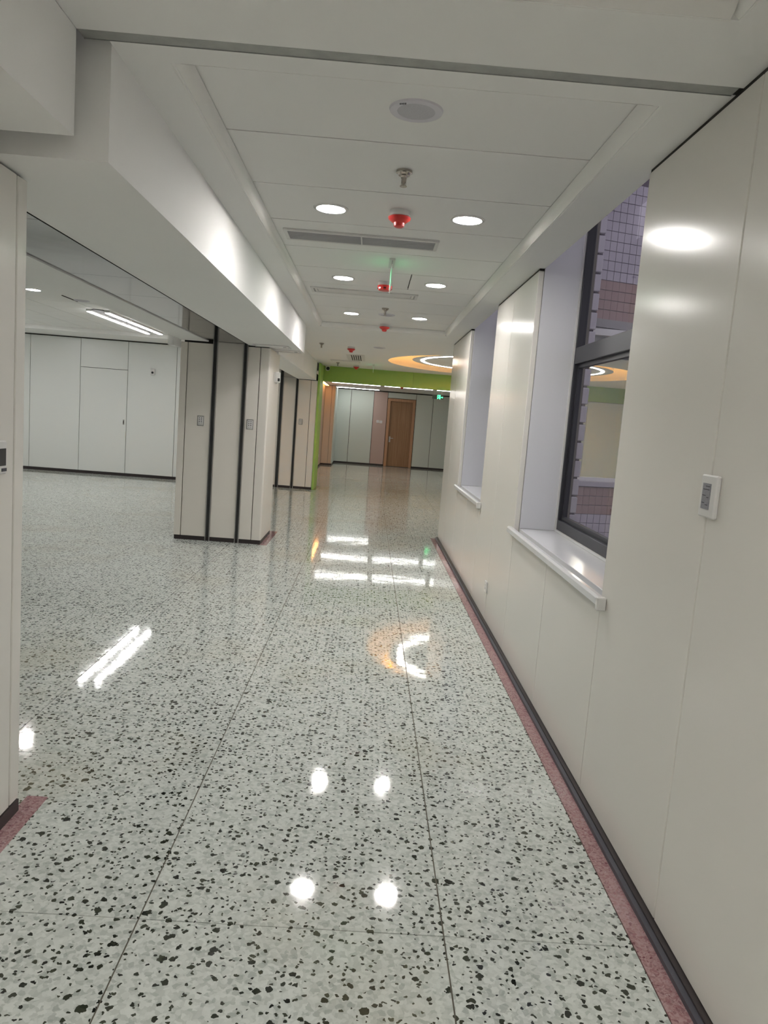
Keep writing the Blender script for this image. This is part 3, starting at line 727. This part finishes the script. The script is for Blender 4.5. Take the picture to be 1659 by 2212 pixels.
def hatch(loc, hx, hy, label):
    t = thing('access_hatch', label, 'hatch', loc, 'hatches under the header box')
    MB().box(-hx, hx, -hy, -hy + 0.02, -0.008, 0).box(-hx, hx, hy - 0.02, hy, -0.008, 0).box(-hx, -hx + 0.02, -hy + 0.02, hy - 0.02, -0.008, 0).box(hx - 0.02, hx, -hy + 0.02, hy - 0.02, -0.008, 0).obj('frame', 'white', t)
    lid = MB().box(-hx + 0.025, hx - 0.025, -hy + 0.025, hy - 0.025, -0.005, 0).obj('lid', 'gyp', t)
    MB().lathe([(0.018, 0.0), (0.018, -0.009), (0.010, -0.009), (0.010, -0.005), (0, -0.005)], 16, c=(hx - 0.055, 0, 0)).obj('lock', 'steel', t, True)
hatch((-1.09, 7.93, ZB), 0.19, 0.13, 'small hatch under the header box just before the nearer column')
hatch((-1.01, 8.40, ZB), 0.18, 0.14, 'small hatch at the very end of the header box')

def pictogram(parent, s, y, mname):
    """running figure in a doorway and an arrow, about 1 unit wide, facing -y"""
    b = MB()
    def r(x0, x1, z0, z1): b.box(x0 * s, x1 * s, y - 0.0015, y, z0 * s, z1 * s)
    def bar(p, q, wd):
        d = Vector(q) - Vector(p); nrm = Vector((-d.y, d.x)).normalized() * wd / 2
        pts = [Vector(p) - nrm, Vector(q) - nrm, Vector(q) + nrm, Vector(p) + nrm]
        b.prism([(v.x * s, v.y * s) for v in pts], y - 0.0015, y, 'xz')
    r(-0.20, -0.155, -0.20, 0.24); r(0.09, 0.135, -0.20, 0.24); r(-0.155, 0.09, 0.195, 0.24)
    r(-0.045, 0.03, 0.10, 0.17)
    bar((0.0, 0.09), (-0.04, -0.03), 0.075); bar((-0.03, -0.03), (0.05, -0.10), 0.045); bar((0.05, -0.10), (0.04, -0.19), 0.04)
    bar((-0.04, -0.03), (-0.08, -0.12), 0.045); bar((-0.08, -0.12), (-0.13, -0.14), 0.035); bar((-0.01, 0.07), (0.06, 0.0), 0.035); bar((-0.01, 0.07), (-0.10, 0.03), 0.035)
    r(0.17, 0.33, -0.03, 0.03); b.prism([(0.32 * s, 0.09 * s), (0.32 * s, -0.09 * s), (0.42 * s, 0.0)], y - 0.0015, y, 'xz')
    return b.obj('pictogram', mname, parent)
t = thing('exit_sign', 'green running man exit sign with an arrow near the far wall', 'exit sign', (1.84, 21.0, 2.15), 'exit signs')
MB().box(-0.155, 0.155, -0.012, 0.012, 0.0, 0.115, 0.003).obj('plate', 'signbody', t)
p = pictogram(t, 0.26, -0.013, 'exitg'); p.location = (0.035, 0, 0.055)
for s in (-1, 1): MB().lathe([(0.004, 0.115), (0.004, ZH - 2.15)], 8, c=(s * 0.1, 0, 0)).obj('hanger_rod', 'steel', t)
def edge_sign(x, y, zc, drop, ln, h, label):
    t = thing('exit_sign', label, 'exit sign', (x, y, zc), 'exit signs')
    MB().box(-0.003, 0.003, -ln / 2, ln / 2, -drop - h, -drop, 0.001).obj('plate', 'white', t)
    for s in (-1, 1):
        sheet('x', s * 0.0036, -s * ln * 0.42, s * ln * 0.42, -drop - h * 0.85, -drop - h * 0.15).obj('lit_face', 'exitside', t)
        MB().lathe([(0.004, -drop), (0.004, 0)], 8, c=(0, s * ln * 0.35, 0)).obj('hanger_rod', 'steel', t)
    MB().box(-0.02, 0.02, -ln * 0.42, ln * 0.42, -0.008, 0.0, 0.002).obj('ceiling_plate', 'white', t)
edge_sign(0.066, 5.13, ZP, 0.04, 0.33, 0.14, 'thin hanging exit sign seen edge on with a green glow')
edge_sign(-0.02, 14.0, ZC, 0.03, 0.33, 0.11, 'thin hanging exit sign seen edge on before the green beam')

t = thing('security_camera', 'white turret camera on the ceiling at the green beam', 'camera', (-0.945, 15.20, ZC))
MB().lathe([(0.0, 0.0), (0.055, 0.0), (0.055, -0.015), (0.048, -0.022), (0.0, -0.022)], 28).obj('mount', 'white', t, True)
hb = MB().lathe([(0.0, -0.018), (0.030, -0.020), (0.046, -0.045), (0.048, -0.062), (0.038, -0.088), (0.018, -0.103), (0.0, -0.106)], 28).obj('housing', 'white', t, True)
MB().lathe([(0.0, -0.058), (0.022, -0.055), (0.034, -0.046), (0.034, -0.036)], 24, 'y', (0.012, 0.0, -0.062)).obj('lens', 'black', t, True)

# ------------------------------------------------------------------ wall devices
t = thing('occupancy_sensor', 'white box sensor on the corridor side of the nearer column', 'sensor', (-1.118, 8.50, 1.85))
MB().box(0.0, 0.012, -0.04, 0.04, -0.055, 0.055, 0.003).obj('bracket', 'white', t)
MB().box(0.012, 0.062, -0.045, 0.045, -0.06, 0.06, 0.008).obj('housing', 'white', t)
MB().box(0.040, 0.0635, -0.0475, -0.035, -0.045, -0.010, 0.003).obj('window', 'black', t)
MB().box(0.012, 0.03, -0.012, 0.012, -0.072, -0.058).obj('cable_gland', 'steel', t)
def keypad(x, y, z, label, s=1.0):
    t = thing('keypad', label, 'keypad', (x, y, z), 'steel framed keypads on the columns')
    w2, h2 = 0.037 * s, 0.055 * s
    MB().box(-w2, w2, -0.008, 0.0, -h2, h2, 0.003).obj('frame', 'steel', t)
    MB().box(-w2 * 0.72, w2 * 0.72, -0.0105, -0.0075, -h2 * 0.78, h2 * 0.80, 0.001).obj('faceplate', 'white', t)
    for i in range(2):
        for j in range(4):
            cx = (-0.3 + 0.6 * i) * w2; cz = (0.55 - 0.36 * j) * h2
            bx('button', cx - 0.0045 * s, cx + 0.0045 * s, -0.0125, -0.0105, cz - 0.005 * s, cz + 0.005 * s, 'steel' if j == 3 else 'ink', t)
keypad(-1.830, 8.065, 1.307, 'steel framed keypad on the left panel of the nearer column')
keypad(-1.298, 8.065, 1.307, 'steel framed keypad on the right panel of the nearer column')
keypad(-1.352, 14.45, 1.305, 'steel framed keypad on the farther column')
t = thing('thermostat', 'white wall controller with a grey screen on the right wall', 'thermostat', (XR, 2.043, 1.325))
MB().box(-0.014, 0.0, -0.048, 0.048, -0.06, 0.06, 0.004).obj('housing', 'white', t)
s_ = MB().box(-0.0155, -0.0135, -0.018, 0.030, -0.036, 0.036).obj('screen', 'screen', t)
for k, (z0, a, b) in enumerate(((0.027, -0.014, 0.012), (0.018, -0.012, 0.024), (0.001, 0.006, 0.026), (-0.004, -0.012, 0.0), (-0.020, 0.010, 0.026), (-0.025, -0.010, 0.004))):
    bx('readout_mark', -0.0162, -0.0153, a, b, z0, z0 + 0.0022, 'ink', s_)
t = thing('wall_controller', 'dark screened controller cut off by the left picture edge', 'controller', (XL, 2.300, 1.255))
MB().box(0.0, 0.014, -0.055, 0.055, -0.045, 0.06, 0.004).obj('housing', 'white', t); MB().box(0.0135, 0.0155, -0.044, 0.046, -0.018, 0.036).obj('screen', 'black', t)
MB().box(0.0135, 0.016, 0.02, 0.05, -0.036, -0.026).obj('key', 'ink', t)
t = thing('wall_socket', 'small white socket low on the right wall between the windows', 'socket', (XR, 5.48, 0.272))
MB().box(-0.010, 0.0, -0.042, 0.042, -0.043, 0.043, 0.003).obj('plate', 'white', t)
for yy, zz in ((-0.006, 0.012), (0.006, 0.012), (-0.007, -0.014), (0.007, -0.014), (0.0, -0.004)): bx('pin_slot', -0.0105, -0.0095, yy - 0.0015, yy + 0.0015, zz - 0.004, zz + 0.004, 'black', t)
for x, dz, l in ((0.225, 0.008, 'left white switch plate on the pink panel'), (0.325, 0.0, 'right white switch plate on the pink panel')):
    t = thing('light_switch', l, 'switch', (x, YF, 1.385 + dz), 'switches beside the brown door')
    MB().box(-0.045, 0.045, -0.012, 0.0, -0.045, 0.045, 0.003).obj('plate', 'white', t); MB().box(-0.03, 0.03, -0.016, -0.011, -0.03, 0.03, 0.002).obj('rocker', 'lilac', t)
t = thing('wall_socket', 'small white socket on the peach side wall', 'socket', (-1.40, 20.9, 0.32))
MB().box(0.0, 0.01, -0.05, 0.05, -0.04, 0.04, 0.003).obj('plate', 'white', t); MB().box(0.0095, 0.0115, -0.02, 0.02, -0.015, 0.015).obj('insert', 'lilac', t)
t = thing('motion_sensor', 'white sensor with a dark eye on the side room wall', 'sensor', (-4.225, YRM, 2.035))
MB().box(-0.045, 0.045, -0.03, 0.0, -0.06, 0.06, 0.008).obj('housing', 'white', t)
MB().lathe([(0.0, -0.022), (0.011, -0.02), (0.019, -0.012), (0.021, 0.0)], 24, 'y', (0, -0.03, -0.012)).obj('eye', 'black', t, True)
